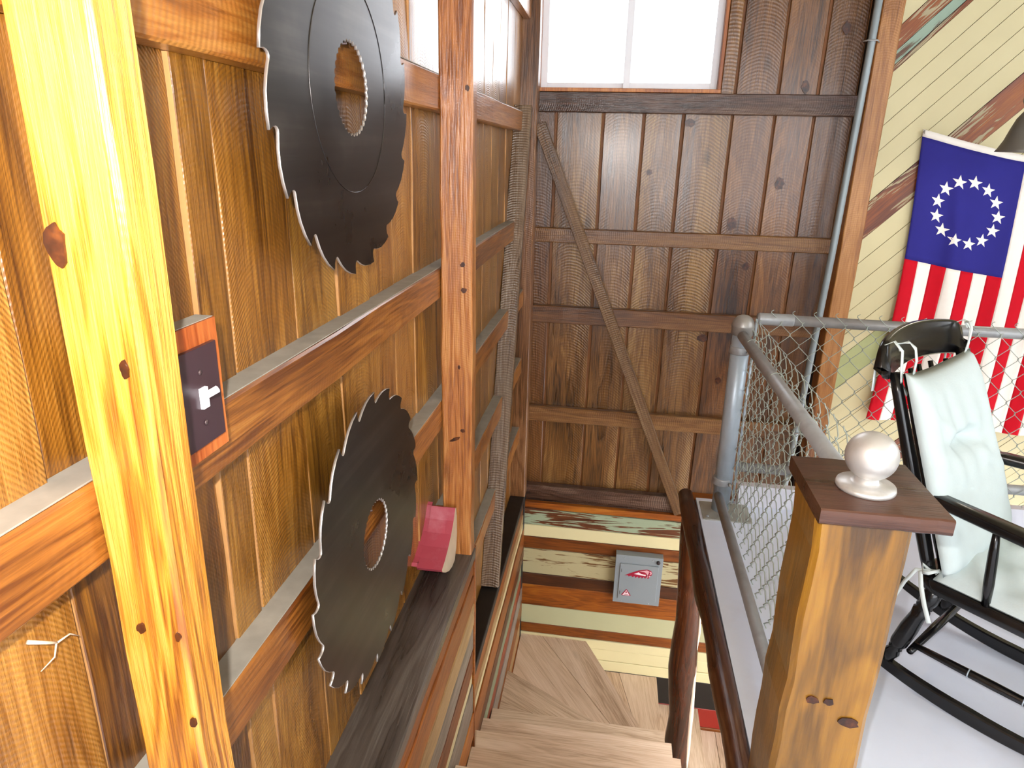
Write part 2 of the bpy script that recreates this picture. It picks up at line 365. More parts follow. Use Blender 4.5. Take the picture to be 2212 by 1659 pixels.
# ------------------------------------------------------------------ left wall
wl = thing('wall_left', (0, 0, 0), 'varnished amber plank wall with rough-sawn vertical planks, girts and studs', kind='structure')
seams = [-3.0, -2.7, -2.42, -2.1, -1.85, -1.6, -1.3, -1.05, -.8, -.52, -.25, 0, .25, .521, .79, .866, 1.064, 1.241, 1.413, 1.595, 1.76, 1.985, 2.2, 2.39, 2.571, 2.721, 2.9, 3.067, 3.25, 3.46, 3.66, 3.84]
for a, b in zip(seams[:-1], seams[1:]):
    g = .003; pr = random.choice((-.002, -.001, 0, .001, .002))
    zlo = -1.3 if b < 1.95 else -2.0
    o = board('plank', (LX-.022, a+g, zlo), (LX+pr, b-g, 1.42), 'lplank', wl, 'z', 22, .0022, .0012)
    o.data.materials.append(M['rawedge'])
    for p in o.data.polygons:
        if p.normal.y < -.9: p.material_index = 1
meshobj('backing', [(LX-.024, -3, -2.1), (LX-.024, 3.9, -2.1), (LX-.024, 3.9, 1.42), (LX-.024, -3, 1.42)], [(0, 1, 2, 3)], 'darkgap', wl)
for z0, z1, y0, y1 in ((.100, .188, -3, 3.70), (-.400, -.312, -3, 3.70), (-.800, -.712, -3, 3.70), (-1.195, -1.105, 1.95, 3.70), (-1.62, -1.53, 1.95, 3.7), (.62, .71, -3, 3.7)):
    gt = board('girt', (LX+.001, y0, z0), (GX, y1, z1), 'girty', wl, 'y', 26, .002, .004)
    board('dust_layer', (LX-.004, y0, z1+.0002), (GX-.003, y1, z1+.0022), 'dust', gt, 'y', 20, .0012, .001, origin=gt.location)
tag(board('stud', (GX+.001, .523, F), (-.405, .577, 1.42), 'post', wl, 'z', 24, .0025, .005), 'bright amber near stud of the left wall')
tag(board('stud', (GX+.001, 1.875, -1.232), (-.39, 1.93, 1.42), 'postmid', wl, 'z', 24, .002, .004), 'middle stud of the left wall standing on the ledge')
tag(board('corner_post', (LX-.02, 3.705, -1.985), (-.44, 3.80, 1.42), 'corner', wl, 'z', 20, .002, .004), 'corner post where left and back walls meet')
tag(beam('brace', (-.482, 2.775, -1.98), (-.482, 3.50, .21), .084, .042, 'brace', wl), 'leaning brace in front of the corner post')
# the ledge and the lower wall of the stairwell
wsl = thing('wall_stair_left', (0, 0, 0), 'lower stairwell wall of salvaged horizontal boards in mixed browns', kind='structure')
tag(board('ledge', (LX-.02, -3, -1.272), (-.385, 1.925, -1.232), 'ledge', wsl, 'y', 20, .0015, .004), 'worn grey-brown ledge board')
z = -1.272; i = 0
seq = ['y_brown', 'y_brown', 'y_tan', 'y_grey', 'y_brown', 'y_cream', 'y_grey', 'y_orange', 'y_tan', 'y_brown', 'y_red', 'y_green', 'y_brown', 'y_cream', 'y_brown']
hs = [.065, .11, .09, .10, .10, .05, .13, .11, .12, .13, .1, .12, .13, .1, .13]
for nm, h in zip(seq, hs):
    board('board', (-.45, .9, z-h+.002), (-.390+random.uniform(-.004, .003), 1.922, z-.002), nm, wsl, 'y', 10, .0015, .003); z -= h
board('end_trim', (-.47, 1.922, -2.75), (-.384, 1.936, -1.232), 's_brown', wsl, 'z', 12, .001, .002)
z = -2.03
tag(board('sill', (LX-.03, 1.94, -2.03), (-.442, 3.70, -1.985), 'black', wsl, 'y', 8, .001, .003), 'black-painted sill')
for nm, h in (('y_brown', .075), ('y_tan', .06), ('y_cream', .05), ('y_brown', .13), ('y_dark', .09), ('y_green', .11), ('y_red', .09), ('y_grey', .12), ('y_brown', .12), ('y_tan', .13), ('y_orange', .14), ('y_brown', .2), ('y_grey', .3), ('y_brown', .3)):
    board('board', (-.50, 1.937, z-h+.002), (-.441+random.uniform(-.004, .003), 3.745, z-.002), nm, wsl, 'y', 10, .0015, .003); z -= h

box('corner_block', (-.60, 3.70, -4.0), (-.4405, 3.92, -1.986), 'black', wsl)
k = NT('knot_wood'); o_, P_, rnd_ = k.coords()
kr = k.noise(k.vmath('MULTIPLY', P_, (60, 60, 60)), 1, 3)
k.put(k.b.inputs['Base Color'], k.ramp(kr, [(.3, '#220e04'), (.55, '#46200a'), (.8, '#703c14')])); k.b.inputs['Roughness'].default_value = .35
M['knot'] = k.m
def knot(cx, cz, ra, rb_, pos, axis, parent, tilt=0.):
    pts = []
    for i in range(14):
        t = 2*math.pi*i/14; w = 1+random.uniform(-.18, .18); u, v = ra*w*math.cos(t), rb_*w*math.sin(t)
        pts.append((u*math.cos(tilt)-v*math.sin(tilt), u*math.sin(tilt)+v*math.cos(tilt)))
    loc = (cx, pos, cz) if axis == 'y' else (pos, cx, cz)
    prism('knot', pts, -.0012, .0012, 'knot', parent, axis, loc)
for x, z, a_, b_ in ((-.4675, -.082, .0095, .018), (-.4225, -.19, .004, .008), (-.452, -.47, .005, .006), (-.446, -.86, .006, .008), (-.412, -.475, .003, .005), (-.41, -.585, .004, .006)): knot(x, z, a_, b_, .5215, 'y', wl)
for x, z, a_, b_ in ((-.417, -.30, .007, .007), (-.414, -.372, .009, .007), (-.405, .155, .006, .008), (-.428, -.60, .004, .006), (-.417, -.80, .007, .006)): knot(x, z, a_, b_, 1.8735, 'y', wl)
knot(-.44, -.83, .018, .005, 1.8735, 'y', wl, .45)
# ------------------------------------------------------------------ back wall
wb = thing('wall_back', (0, 0, 0), 'dark rough-sawn vertical plank wall with horizontal girts below the window', kind='structure')
WX0, WX1, WZ0, WZ1 = -.449, .452, .322, 1.18
bs = [-.54, -.352, -.107, .100, .299, .540, .745, .935, 1.12, 1.30]
for i, (a, b) in enumerate(zip(bs[:-1], bs[1:])):
    g = .0065; pr = random.uniform(-.005, .006)
    mt = 'gplank' if i in (1, 2, 3, 4) else 'bplank'
    if a < .46:   # stops under the window
        board('plank', (a+g, BY+pr, -2.0), (b-g, BY+.022, .30), mt, wb, 'z', 12, .002, .003)
        if b > .46: board('plank', (.47, BY+pr, .30), (b-g, BY+.022, 1.42), mt, wb, 'z', 8, .002, .003)
    else:
        board('plank', (a+g, BY+pr, -2.0), (b-g, BY+.022, 1.42), mt, wb, 'z', 16, .002, .003)
board('plank', (-.545, BY, WZ1+.03), (.47, BY+.022, 1.42), 'bplank', wb, 'x', 6, .002, .003)
# orange battens behind the gaps
for a, b in ((-.6, -.46), (.463, 1.3)): meshobj('backing', [(a, BY+.014, -2.05), (b, BY+.014, -2.05), (b, BY+.014, 1.42), (a, BY+.014, 1.42)], [(0, 1, 2, 3)], 'backing', wb)
meshobj('backing', [(-.46, BY+.014, -2.05), (.463, BY+.014, -2.05), (.463, BY+.014, .31), (-.46, BY+.014, .31)], [(0, 1, 2, 3)], 'backing', wb)
for z0, z1, mt in ((.205, .303, 'girtdark'), (-.462, -.384, 'girtx'), (-.915, -.815, 'girtx'), (-1.52, -1.425, 'girtx')):
    board('girt', (-.44, 3.80, z0), (1.118, BY-.001, z1), mt, wb, 'x', 18, .002, .004)
board('sill', (-.47, 3.785, -2.05), (1.118, BY-.001, -1.94), 'girtdark', wb, 'x', 14, .0015, .004)
tag(beam('brace', (.492, 3.778, -2.035), (-.432, 3.778, .145), .062, .04, 'brace2', wb), 'thin diagonal brace crossing the girts')
tag(board('corner_post', (1.125, 3.70, -2.05), (1.219, 3.80, 1.42), 'rpost', wb, 'z', 20, .0015, .004), 'orange-brown post between the plank wall and the cream wall')
box('post_packing', (1.12, 3.80, -2.05), (1.24, BY+.03, 1.42), 'darkgap', wb)
for x, z, a_, b_ in ((.815, -.118, .022, .030), (.60, -.33, .022, .034), (.335, .165, .026, .020), (.70, -.55, .018, .02), (.15, -.08, .014, .016), (1.02, .60, .02, .03), (.87, .34, .02, .03), (-.28, -.28, .010, .012), (.63, -1.20, .016, .02), (.52, -.96, .03, .022)): knot(x, z, a_, b_, BY-.0065, 'y', wb)
# window
w1 = thing('window_1', (0, 0, 0), 'white sliding window glowing with overcast daylight above the stairwell', kind='structure')
for nm, lo, hi, L in (('casing', (WX0-.002, 3.80, WZ0-.018), (WX1+.012, 3.90, WZ0), 'x'), ('casing', (WX0-.002, 3.80, WZ1), (WX1+.012, 3.90, WZ1+.02), 'x'),
                      ('casing', (WX0-.012, 3.80, WZ0), (WX0+.004, 3.90, WZ1), 'z'), ('casing', (WX1-.004, 3.80, WZ0), (WX1+.012, 3.90, WZ1), 'z')):
    board(nm, lo, hi, 'casing', w1, L, 4, .0005, .002)
for j, (a, b, y) in enumerate(((WX0+.004, .02, 3.872), (-.02, WX1-.004, 3.848))):
    s = thing('sash', (0, 0, 0)); s.parent = w1
    for lo, hi in (((a, y, WZ0), (a+.034, y+.022, WZ1)), ((b-.034, y, WZ0), (b, y+.022, WZ1)), ((a+.034, y, WZ0), (b-.034, y+.022, WZ0+.03)), ((a+.034, y, WZ1-.03), (b-.034, y+.022, WZ1))):
        box('sash_rail', lo, hi, 'vinyl', s)
    box('pane', (a+.034, y+.009, WZ0+.03), (b-.034, y+.013, WZ1-.03), 'glass', s)
# striped lower back wall
wsb = thing('wall_stair_back', (0, 0, 0), 'stairwell wall of cream, green and brown horizontal stripes of salvaged boards', kind='structure')
for nm, z1, z0 in (('s_orange', -2.042, -2.085), ('s_green_peel', -2.085, -2.198), ('s_cream', -2.198, -2.283), ('s_brown', -2.283, -2.367), ('s_olive_peel', -2.367, -2.548),
                   ('s_dark', -2.548, -2.632), ('s_orange', -2.632, -2.79), ('s_green', -2.79, -2.93), ('s_brown', -2.93, -3.005), ('s_cream', -3.005, -3.072), ('s_cream', -3.072, -3.160), ('s_cream', -3.160, -3.238),
                   ('black', -3.238, -3.448), ('s_red', -3.448, -3.6), ('s_brown', -3.6, -3.9)):
    if nm == 's_red': M['s_red'] = plain('red_board', '#8e1f14', .45, noise=.1)
    board('board', (-.445, 3.752+random.uniform(-.003, .003), z0+.0015), (3.55, 3.80, z1-.0015), nm, wsb, 'x', 12, .0015, .003)
# cream diagonal wall beyond the post
wf = thing('wall_far_right', (0, 0, 0), 'cream wall of diagonal tongue-and-groove boards with peeling brown bands', kind='structure')
FX0, FX1, FZ0, FZ1 = 1.222, 3.58, -2.04, 1.42
def clipband(c0, c1):
    poly = [(FX0, FZ0), (FX1, FZ0), (FX1, FZ1), (FX0, FZ1)]
    for sg, c in ((1, c0), (-1, c1)):
        out = []
        for (x1, z1), (x2, z2) in zip(poly, poly[1:]+poly[:1]):
            d1, d2 = sg*((z1-1.05*x1)-c), sg*((z2-1.05*x2)-c)
            if d1 >= 0: out.append((x1, z1))
            if d1*d2 < 0:
                t = d1/(d1-d2); out.append((x1+t*(x2-x1), z1+t*(z2-z1)))
        poly = out
        if len(poly) < 3: return None
    return poly
bands = []
c = -.74; pitch = .130
edges = []
def fill(c0, c1, mats='d_cream'):
    n = max(1, round((c1-c0)/pitch))
    for i in range(n): bands.append((c0+(c1-c0)*i/n, c0+(c1-c0)*(i+1)/n, mats))
A0, A1 = -1.712, -1.520        # brown peeling band
B0, B1 = -.885, -.755          # upper brown/aqua band
fill(-5.9, -4.55); fill(-4.55, -4.42, 'd_brown'); fill(-4.42, -3.36); fill(-3.36, -3.2, 'd_brown'); fill(-3.2, -2.535); fill(-2.535, -2.345, 'd_green'); fill(-2.345, A0)
bands.append((A0, A1, 'd_brown')); fill(A1, B0-.03); bands.append((B0-.03, B0, 'd_brown')); bands.append((B0, B0+.065, 'd_aqua')); bands.append((B0+.065, B1+.045, 'd_brown')); fill(B1+.045, .2)
ang = math.atan(1.05)
for c0, c1, mt in bands:
    poly = clipband(c0+.002, c1-.002)
    if not poly: continue
    cx = sum(p[0] for p in poly)/len(poly); cz = sum(p[1] for p in poly)/len(poly)
    ca, sa = math.cos(math.pi/2-ang), math.sin(math.pi/2-ang)
    # local frame: z along the board
    lp = []
    for x, zz in poly:
        dx, dz = x-cx, zz-cz
        lp.append((dx*ca-dz*sa, dx*sa+dz*ca))
    pr = 0 if mt != 'd_brown' else -.003
    o = prism('board', lp, -.008+pr+random.uniform(-.001, .001), .012, mt, wf, 'y', (cx, BY+.005, cz))
    o.rotation_euler = (0, math.pi/2-ang, 0)
meshobj('backing', [(FX0, BY+.02, FZ0), (FX1, BY+.02, FZ0), (FX1, BY+.02, FZ1), (FX0, BY+.02, FZ1)], [(0, 1, 2, 3)], 'darkgap', wf)
# ------------------------------------------------------------------ floors, ceiling and the rest of the room shell
fl_ = thing('floor', (0, 0, 0), 'white-painted loft floor at the head of the stairs', kind='structure')
box('floor_deck', (.445, -3, F-.16), (3.6, 2.9, F), 'white', fl_)
box('floor_deck', (LX-.02, -3, F-.16), (.445, 1.13, F-.002), 'white', fl_)
box('edge_fascia', (.425, 1.13, F-.20), (.447, 2.95, F-.012), 's_dark', fl_)
def logpts(p0, p1, n, amp):
    p0, p1 = V(p0), V(p1); r = []
    for i in range(n+1):
        t = i/n; r.append(p0.lerp(p1, t)+V((random.uniform(-amp, amp), random.uniform(-amp, amp)*.3, random.uniform(-amp, amp)*.3)))
    return r
tag(tube('edge_log', logpts((.415, 1.14, F-.02), (.405, 2.96, F-.02), 14, .003), [.036+.003*math.sin(i*1.7) for i in range(15)], 'logy', fl_, 14), 'dark varnished log along the loft edge')
box('back_kerb', (.62, 2.86, F), (3.5, 2.90, F+.10), 'whitetrim', fl_)
box('back_beam', (.42, 2.90, F-.22), (3.58, 2.96, F-.005), 's_brown', fl_)
tag(box('floor_lower', (-.6, -3, -4.0), (3.6, 3.8, -3.86), 'tready', None), 'plank floor of the lower level', kind='structure')
tag(box('ceiling', (-.6, -3.1, 1.42), (3.7, 3.95, 1.47), 'ceil', None), 'boarded ceiling', kind='structure')
wr = thing('wall_right', (0, 0, 0), 'right room wall with wide window openings', kind='structure')
for lo, hi in (((3.6, -3, .99), (3.68, 3.9, 1.42)), ((3.6, -3, -1.85), (3.68, 3.9, .0)), ((3.6, 2.7, .0), (3.68, 3.9, .99)), ((3.6, -3, .0), (3.68, -2.1, .99)), ((3.6, .25, .0), (3.68, .35, .99)),
               ((3.6, -3, -4), (3.68, 3.9, -3.75)), ((3.6, 3.5, -3.75), (3.68, 3.9, -1.85)), ((3.6, -3, -3.75), (3.68, -1, -1.85))):
    box('wall_panel', lo, hi, 'wallplain', wr)
wre = thing('wall_rear', (0, 0, 0), 'rear room wall with a wide window opening', kind='structure')
for lo, hi in (((-.6, -3.08, 1.1), (3.68, -3.0, 1.42)), ((-.6, -3.08, -4), (3.68, -3.0, -1.1)), ((-.6, -3.08, -1.1), (-.4, -3.0, 1.1)), ((3.2, -3.08, -1.1), (3.68, -3.0, 1.1)), ((1.35, -3.08, -1.1), (1.45, -3.0, 1.1))):
    box('wall_panel', lo, hi, 'wallplain', wre)

# ------------------------------------------------------------------ staircase
st = thing('staircase', (0, 2.66, -3.86), 'worn unpainted wooden staircase with winder treads turning right at the bottom', 'staircase')
so = (0, 2.66, -3.86)
for kk in range(0, 6):
    y = 2.66-.255*kk; zz = -2.6+.1875*kk
    xl = -.386 if kk >= 3 else -.438
    board('tread', (xl, y-.285, zz-.038), (.392, y, zz), 'treadx', st, 'x', 10, .0015, .006, so)
    board('riser', (xl, y-.045, zz-.19), (.392, y-.025, zz-.0385), 'treadx', st, 'x', 4, .001, .002, so)
def wtread(poly, ztop, mat, rot=0):
    cx = sum(p[0] for p in poly)/len(poly); cy = sum(p[1] for p in poly)/len(poly)
    ca, sa = math.cos(-rot), math.sin(-rot)
    lp = [((x-cx)*ca-(y-cy)*sa, (x-cx)*sa+(y-cy)*ca) for x, y in poly]
    o = prism('winder_tread', lp, -.04, 0, mat, st, 'z', (cx-so[0], cy-so[1], ztop-so[2])); o.rotation_euler = (0, 0, rot); return o
r1 = math.atan2(-.545, .84)
wtread([(-.438, 2.63), (.38, 2.63), (.38, 2.66), (-.438, 2.905)], -2.795, 'treadx', -.15)
wtread([(-.438, 2.907), (.38, 2.661), (.38, 2.68), (-.438, 3.145)], -2.795, 'treadx', -.52)
for a, b in ((-.438, -.20), (-.197, .07)):
    pass
wtread([(-.438, 3.10), (.40, 2.62), (.42, 2.70), (-.30, 3.75), (-.438, 3.75)], -3.02, 'tready', .60)
wtread([(-.296, 3.748), (.423, 2.70), (.445, 2.72), (.455, 2.83), (-.008, 3.748)], -3.02, 'tready', .47)
wtread([(-.04, 3.748), (.44, 2.75), (.46, 2.70), (.22, 3.748)], -3.238, 'tready', .25)
wtread([(.223, 3.748), (.462, 2.70), (.475, 2.70), (.465, 3.748)], -3.238, 'tready', .1)
wtread([(.44, 2.62), (.60, 2.62), (.60, 3.748), (.44, 3.748)], -3.45, 'tready', 0)
wtread([(.603, 2.62), (.752, 2.62), (.752, 3.748), (.603, 3.748)], -3.45, 'tready', 0)
wtread([(.73, 2.62), (.88, 2.62), (.88, 3.748), (.73, 3.748)], -3.62, 'tready', 0)
wtread([(.883, 2.62), (1.04, 2.62), (1.04, 3.748), (.883, 3.748)], -3.62, 'tready', 0)
for (ax, ay), (bx, by), z1 in (((-.438, 3.125), (.39, 2.655), -2.835), ((-.02, 3.73), (.45, 2.82), -3.06), ((.455, 3.748), (.465, 2.7), -3.278), ((.742, 3.748), (.742, 2.62), -3.49)):
    beam('riser', (ax-so[0], ay-so[1], z1-.09-so[2]), (bx-so[0], by-so[1], z1-.09-so[2]), .018, .178, 'tready', st, (by-ay, ax-bx, 0), 2, .0005)
box('stringer', (.375, 1.2, -3.86), (.39, 2.6, -2.75), 's_brown', st, so)
# log post that carries the loft corner
lp = logpts((.452, 2.865, F-.06), (.525, 2.865, -3.84), 16, .005)
lpost = tag(tube('log_post', lp, [.060+.006*math.sin(i*1.3+.5)+(.004 if i in (6, 11) else 0) for i in range(17)], 'log', None, 18, True, (.525, 2.865, -3.84)),
            'dark varnished knotty log post under the corner of the loft', 'post')

sp = []  # window glare along the log's right edge, modelled as a pale strip
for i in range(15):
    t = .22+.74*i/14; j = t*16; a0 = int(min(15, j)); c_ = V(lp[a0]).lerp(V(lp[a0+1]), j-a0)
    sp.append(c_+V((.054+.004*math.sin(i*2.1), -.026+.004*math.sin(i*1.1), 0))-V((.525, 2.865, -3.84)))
tag(tube('painted_glare_strip', sp, [.003+.0085*math.sin(math.pi*min(1, (i+.5)/14*1.1))*(1+.25*math.sin(i*2.7)) for i in range(15)], 'log_glare', lpost, 8), 'pale strip of painted backlight glare down the edge of the log')
# ------------------------------------------------------------------ saw blades
def blade(name, cy, cz, flip, label, rot0, groove):
    N = 20; R = .305; outer = []
    prof = [(-.020, .968), (-.012, .946), (.015, .931), (.06, .924), (.11, .927), (.18, .937), (.32, .956), (.52, .977), (.76, .992), (1.0, 1.0)]
    for i in range(N):
        for t, r in prof:
            a = math.radians(rot0)+flip*(i+t)/N*2*math.pi
            outer.append((R*r*math.cos(a), R*r*math.sin(a)))
    NS = 34; hole = []
    for i in range(NS):
        for t, r in ((0, .0705), (.25, .0738), (.5, .0748), (.75, .0738)):
            a = (i+t)/NS*2*math.pi; hole.append((r*math.cos(a), r*math.sin(a)))
    t = thing(name, (-.453, cy, cz-.305), label, 'saw blade', 'circular saw blades on the left wall')
    o = filled('blade_disc', [outer, hole], .0036, 'steel', t, .0006)
    o.data.materials.append(M['steeledge'])
    for p in o.data.polygons:
        if abs(p.normal.z) < .9: p.material_index = 1
    o.matrix_local = Matrix(((0, 0, 1, 0), (1, 0, 0, 0), (0, 1, 0, .305), (0, 0, 0, 1)))
    if groove:
        pts = [(.0024*0+.0023, .166*math.cos(a), .305+.166*math.sin(a)) for a in [2*math.pi*i/72 for i in range(73)]]
        tube('groove_ring', pts, .0011, 'steel', t, 5)
    # hanging nail through the arbor hole
    tube('nail', [(-.028, -.02, .305+.0645), (.004, -.02, .305+.0655)], .0018, 'screw', t, 6)
blade('saw_blade', 1.18, .094, 1, 'large dark circular saw blade hanging high above the middle girt', 13.8, True)
blade('saw_blade', 1.198, -.76, -1, 'grey circular saw blade hung low, just above the ledge', 13.2, False)

# ------------------------------------------------------------------ light switch
sw = thing('light_switch', (GX, .675, -.349), 'brown light switch with white toggle on a wooden box beside the near stud', 'light switch')
sb = board('switch_box', (GX, .578, -.3465), (-.456, .722, -.189), 'swbox', sw, 'z', 4, .0005, .0015, sw.location)
board('dust_layer', (GX+.002, .58, -.1888), (-.458, .720, -.1878), 'dust', sb, 'y', 2, .0003, .0004, V(sw.location)+V(sb.location))
board('face_plate', (-.456, .632, -.328), (-.4505, .7085, -.2135), 'plate', sw, 'z', 3, .0002, .003, sw.location)
tg = prism('toggle', [(-.006, -.012), (.006, -.012), (.006, .012), (-.006, .012)], 0, .004, 'toggle', sw, 'x', (-.4505-GX, .6705-.675, -.2715+.349))
lev = beam('lever', (.003, 0, .002), (.018, 0, .011), .009, .008, 'toggle', tg, (0, 1, 0), 1, 0)
for dz in (.03, -.03):
    s_ = lathe('screw', [(.0032, 0), (.0030, .0012), (.0015, .0018)], 'screw', sw, 10, (-.4505-GX, .6705-.675, -.2715+dz+.349)); s_.rotation_euler = (0, math.pi/2, 0)

# ------------------------------------------------------------------ curved red block on the ledge
rb = thing('curved_red_block', (-.47, 1.80, -1.231), 'curved red-painted wooden block with a raw edge standing on the ledge', 'block')
prof = [(1.846, -1.05), (1.822, -1.082), (1.79, -1.110), (1.75, -1.134), (1.71, -1.150), (1.672, -1.160), (1.68, -1.172), (1.72, -1.199), (1.76, -1.220), (1.80, -1.231), (1.835, -1.230), (1.858, -1.20), (1.868, -1.15), (1.866, -1.09), (1.858, -1.055)]
o = prism('block_body', [(y-1.80, z+1.231) for y, z in prof], -.040, .036, 'redpaint', rb, 'x')
prism('side_block', [(y-1.80+.004, z+1.231) for y, z in prof[:6]]+[(y-1.80+.004, z+1.231+.02) for y, z in prof[6:10]]+[(.06, .05), (.064, .185)], -.072, -.0405, 'redpaint', rb, 'x')
o.data.materials.append(M['rawwood'])
for p in o.data.polygons:
    if p.normal.x > .8: p.material_index = 1

# ------------------------------------------------------------------ grey electrical box
eb = thing('electrical_box', (.281, 3.752, -2.655), 'grey electrical box with crimson emblem and warning triangle on the striped wall', 'electrical box')
eo = V(eb.location)
box('box_body', (.139, 3.70, -2.655), (.423, 3.752, -2.315), 'ebox', eb, eo)
dr = board('box_door', (.168, 3.694, -2.625), (.400, 3.7, -2.372), 'ebox', eb, 'z', 1, 0, .003, eo); do = eo+V(dr.location)
for x, z in ((.19, -2.335), (.36, -2.335), (.19, -2.645), (.36, -2.645)):
    s_ = lathe('screw', [(.004, 0), (.0035, .002), (.001, .003)], 'galv', eb, 8, V((x, 3.70, z))-eo); s_.rotation_euler = (math.pi/2, 0, 0)
s_ = lathe('knob', [(.012, 0), (.012, .006), (.009, .009)], 'knob', eb, 16, V((.395, 3.70, -2.345))-eo); s_.rotation_euler = (math.pi/2, 0, 0)
for z in (-2.42, -2.58): box('hinge_slot', (.1775, 3.6925, z-.012), (.1795, 3.6945, z+.012), 'knob', dr, do)
def decal(name, loops, mat, x, z, s, yy, thick=.0006):
    o = filled(name, [[(a*s, b*s) for a, b in lp] for lp in loops], thick, mat, dr)
    o.matrix_local = Matrix(((1, 0, 0, x-do.x), (0, 0, 1, yy-do.y), (0, 1, 0, z-do.z), (0, 0, 0, 1))); return o
feath = [(0, .0), (.22, .13), (.5, .27), (.80, .34), (.95, .30), (1.0, .20), (.98, .10), (.93, .08), (.90, .0), (.86, -.06), (.80, .02), (.76, -.06), (.70, .015), (.64, -.065), (.60, .01), (.52, -.07), (.48, .005), (.40, -.065), (.37, .01), (.28, -.05), (.25, .01), (.14, -.03), (.12, .012)]
decal('emblem_headdress', [feath], 'decalred', .199, -2.453, .166, 3.6936)
decal('emblem_feather', [[(.34, .10), (.50, .19), (.60, .13), (.78, .11), (.76, .06), (.58, .07), (.46, .09)]], 'decalwhite', .199, -2.453, .166, 3.6928)
decal('emblem_band', [[(.52, .23), (.80, .31), (.88, .27), (.86, .17), (.80, .02), (.86, .0), (.80, .16), (.72, .22)]], 'decalpink', .199, -2.453, .166, 3.6928)
decal('emblem_face', [[(.88, .25), (.95, .27), (.985, .19), (.95, .13), (.90, .14), (.93, .20)], [(.89, .10), (.94, .06), (.90, .02), (.87, .05)]], 'decalpink', .199, -2.453, .166, 3.6928)
decal('warning_triangle', [[(0, 0), (1, 0), (1.05, .08), (.56, .86), (.44, .86), (-.05, .08)]], 'decalred', .192, -2.598, .052, 3.6936)
decal('warning_field', [[(.08, .07), (.92, .07), (.52, .75), (.48, .75)]], 'decalwhite', .192, -2.598, .052, 3.6928)
decal('warning_mark', [[(.5+.11*math.cos(a), .5+.11*math.sin(a)) for a in [i*math.pi/5 for i in range(10)]], [(.47, .38), (.53, .38), (.52, .24), (.48, .24)], [(.25, .13), (.75, .13), (.75, .18), (.25, .18)]], 'decalred', .192, -2.598, .052, 3.6921)

# ------------------------------------------------------------------ conduit on the back wall
cd = thing('conduit_pipe', (1.03, 3.655, -2.03), 'grey conduit pipe running up the back wall beside the corner post', 'pipe')
tube('pipe', [(0, .02, 0), (.012, 0, .5), (.045, 0, 1.6), (.058, 0, 2.5), (.062, 0, 3.44)], .0165, 'conduit', cd, 14)
for z in (.62, 2.55): 
    tube('strap', [(.012+.0178*z/1.0-.03, .02, z), (.012+.0178*z-.02, -.019, z), (.012+.0178*z+.02, -.019, z), (.012+.0178*z+.045, .04, z)], .004, 'galv', cd, 6)

# ------------------------------------------------------------------ chain-link fence
FXX, FYY = .538, 2.80
fe = thing('chain_link_fence', (FXX, FYY, F), 'galvanised chain-link fence with pipe rails guarding the loft edge', 'fence')
fo = V((FXX, FYY, F))
box('base_plate', (.455, 2.70, F), (.66, 2.86, F+.006), 'zinc', fe, fo)
for x, y in ((.475, 2.72), (.64, 2.72)): lathe('bolt', [(.007, 0), (.007, .005), (.003, .007)], 'galv', fe, 8, V((x, y, F+.006))-fo)
tube('corner_post', [(0, 0, .004), (-.006, 0, .82)], .037, 'galvlight', fe, 22)
lathe('post_cap', [(.043, 0), (.0435, .03), (.046, .033), (.045, .04), (.041, .055), (.031, .070), (.016, .079), (.002, .081)], 'cast', fe, 24, (-.006, 0, .80))
tube('tension_bar', [(.046, -.012, .05), (.042, -.012, .87)], .0055, 'galvlight', fe, 6)
for z in (.13, .72): lathe('brace_band', [(.0395, 0), (.0405, .004), (.0405, .028), (.0395, .032)], 'galv', fe, 20, (-.006, 0, z))
for z in (.145, .735): s_ = lathe('bolt', [(.008, 0), (.008, .012), (.004, .016)], 'cast', fe, 8, (.02, -.035, z)); s_.rotation_euler = (math.pi/2, 0, 0)
tube('top_rail', [(-.008, -.03, .802), (-.004, -.65, .806), (.0, -1.385, .812)], .0215, 'galv', fe, 16)
tube('bottom_rail', [(-.02, -.03, .085), (-.008, -.7, .06), (.0, -1.385, .04)], .0195, 'galv', fe, 16)
tube('top_rail', [(.045, .002, .868), (1.2, .002, .864), (2.6, .002, .862)], .021, 'galv', fe, 14)
lathe('rail_sleeve', [(.0235, 0), (.0245, .003), (.0245, .13), (.0235, .133)], 'galv', fe, 16, (.05, .002, .868)).rotation_euler = (0, math.pi/2, 0)
tube('bottom_rail', [(.045, .002, .215), (1.2, .002, .215), (2.6, .002, .215)], .021, 'galv', fe, 14)
for y in (-.20, -.62, -1.02):
    pts = [(.0+.0245*math.cos(a), y+.004*math.sin(a), .805+.0245*math.sin(a)) for a in [i*math.pi/8 for i in range(17)]]
    tube('tie_wire', pts, .0018, 'wire', fe, 5)
def chain_wire(nrow, half, h, d, name, rad=.0017):
    pts = []
    for j in range(nrow):
        s = half if j % 2 else 0
        e = .0035 if j % 2 else -.0035
        sg = 1 if j % 2 else -1
        z = j*h
        pts += [(s-e*1.6, -d*sg*.9, z-.009), (s+e*.4, -d*sg*.2, z-.003), (s+e*.4, d*sg*.2, z+.003), (s-e*1.6, d*sg*.9, z+.009)]
    v, f = tube_data(pts, rad, 5)
    m = bpy.data.meshes.new(name); m.from_pydata([tuple(p) for p in v], [], f); m.update()
    m.polygons.foreach_set('use_smooth', [True]*len(m.polygons)); m.materials.append(M['wire']); return m
half, hh = .0402, .0440
def hang(n, origin, rotz, mesh):
    for i in range(n):
        o = bpy.data.objects.new('wire', mesh); link(o, fe)
        c_, s_ = math.cos(rotz), math.sin(rotz)
        o.location = (origin[0]+c_*i*half, origin[1]+s_*i*half, origin[2]+(hh if i % 2 else 0)); o.rotation_euler = (0, 0, rotz)
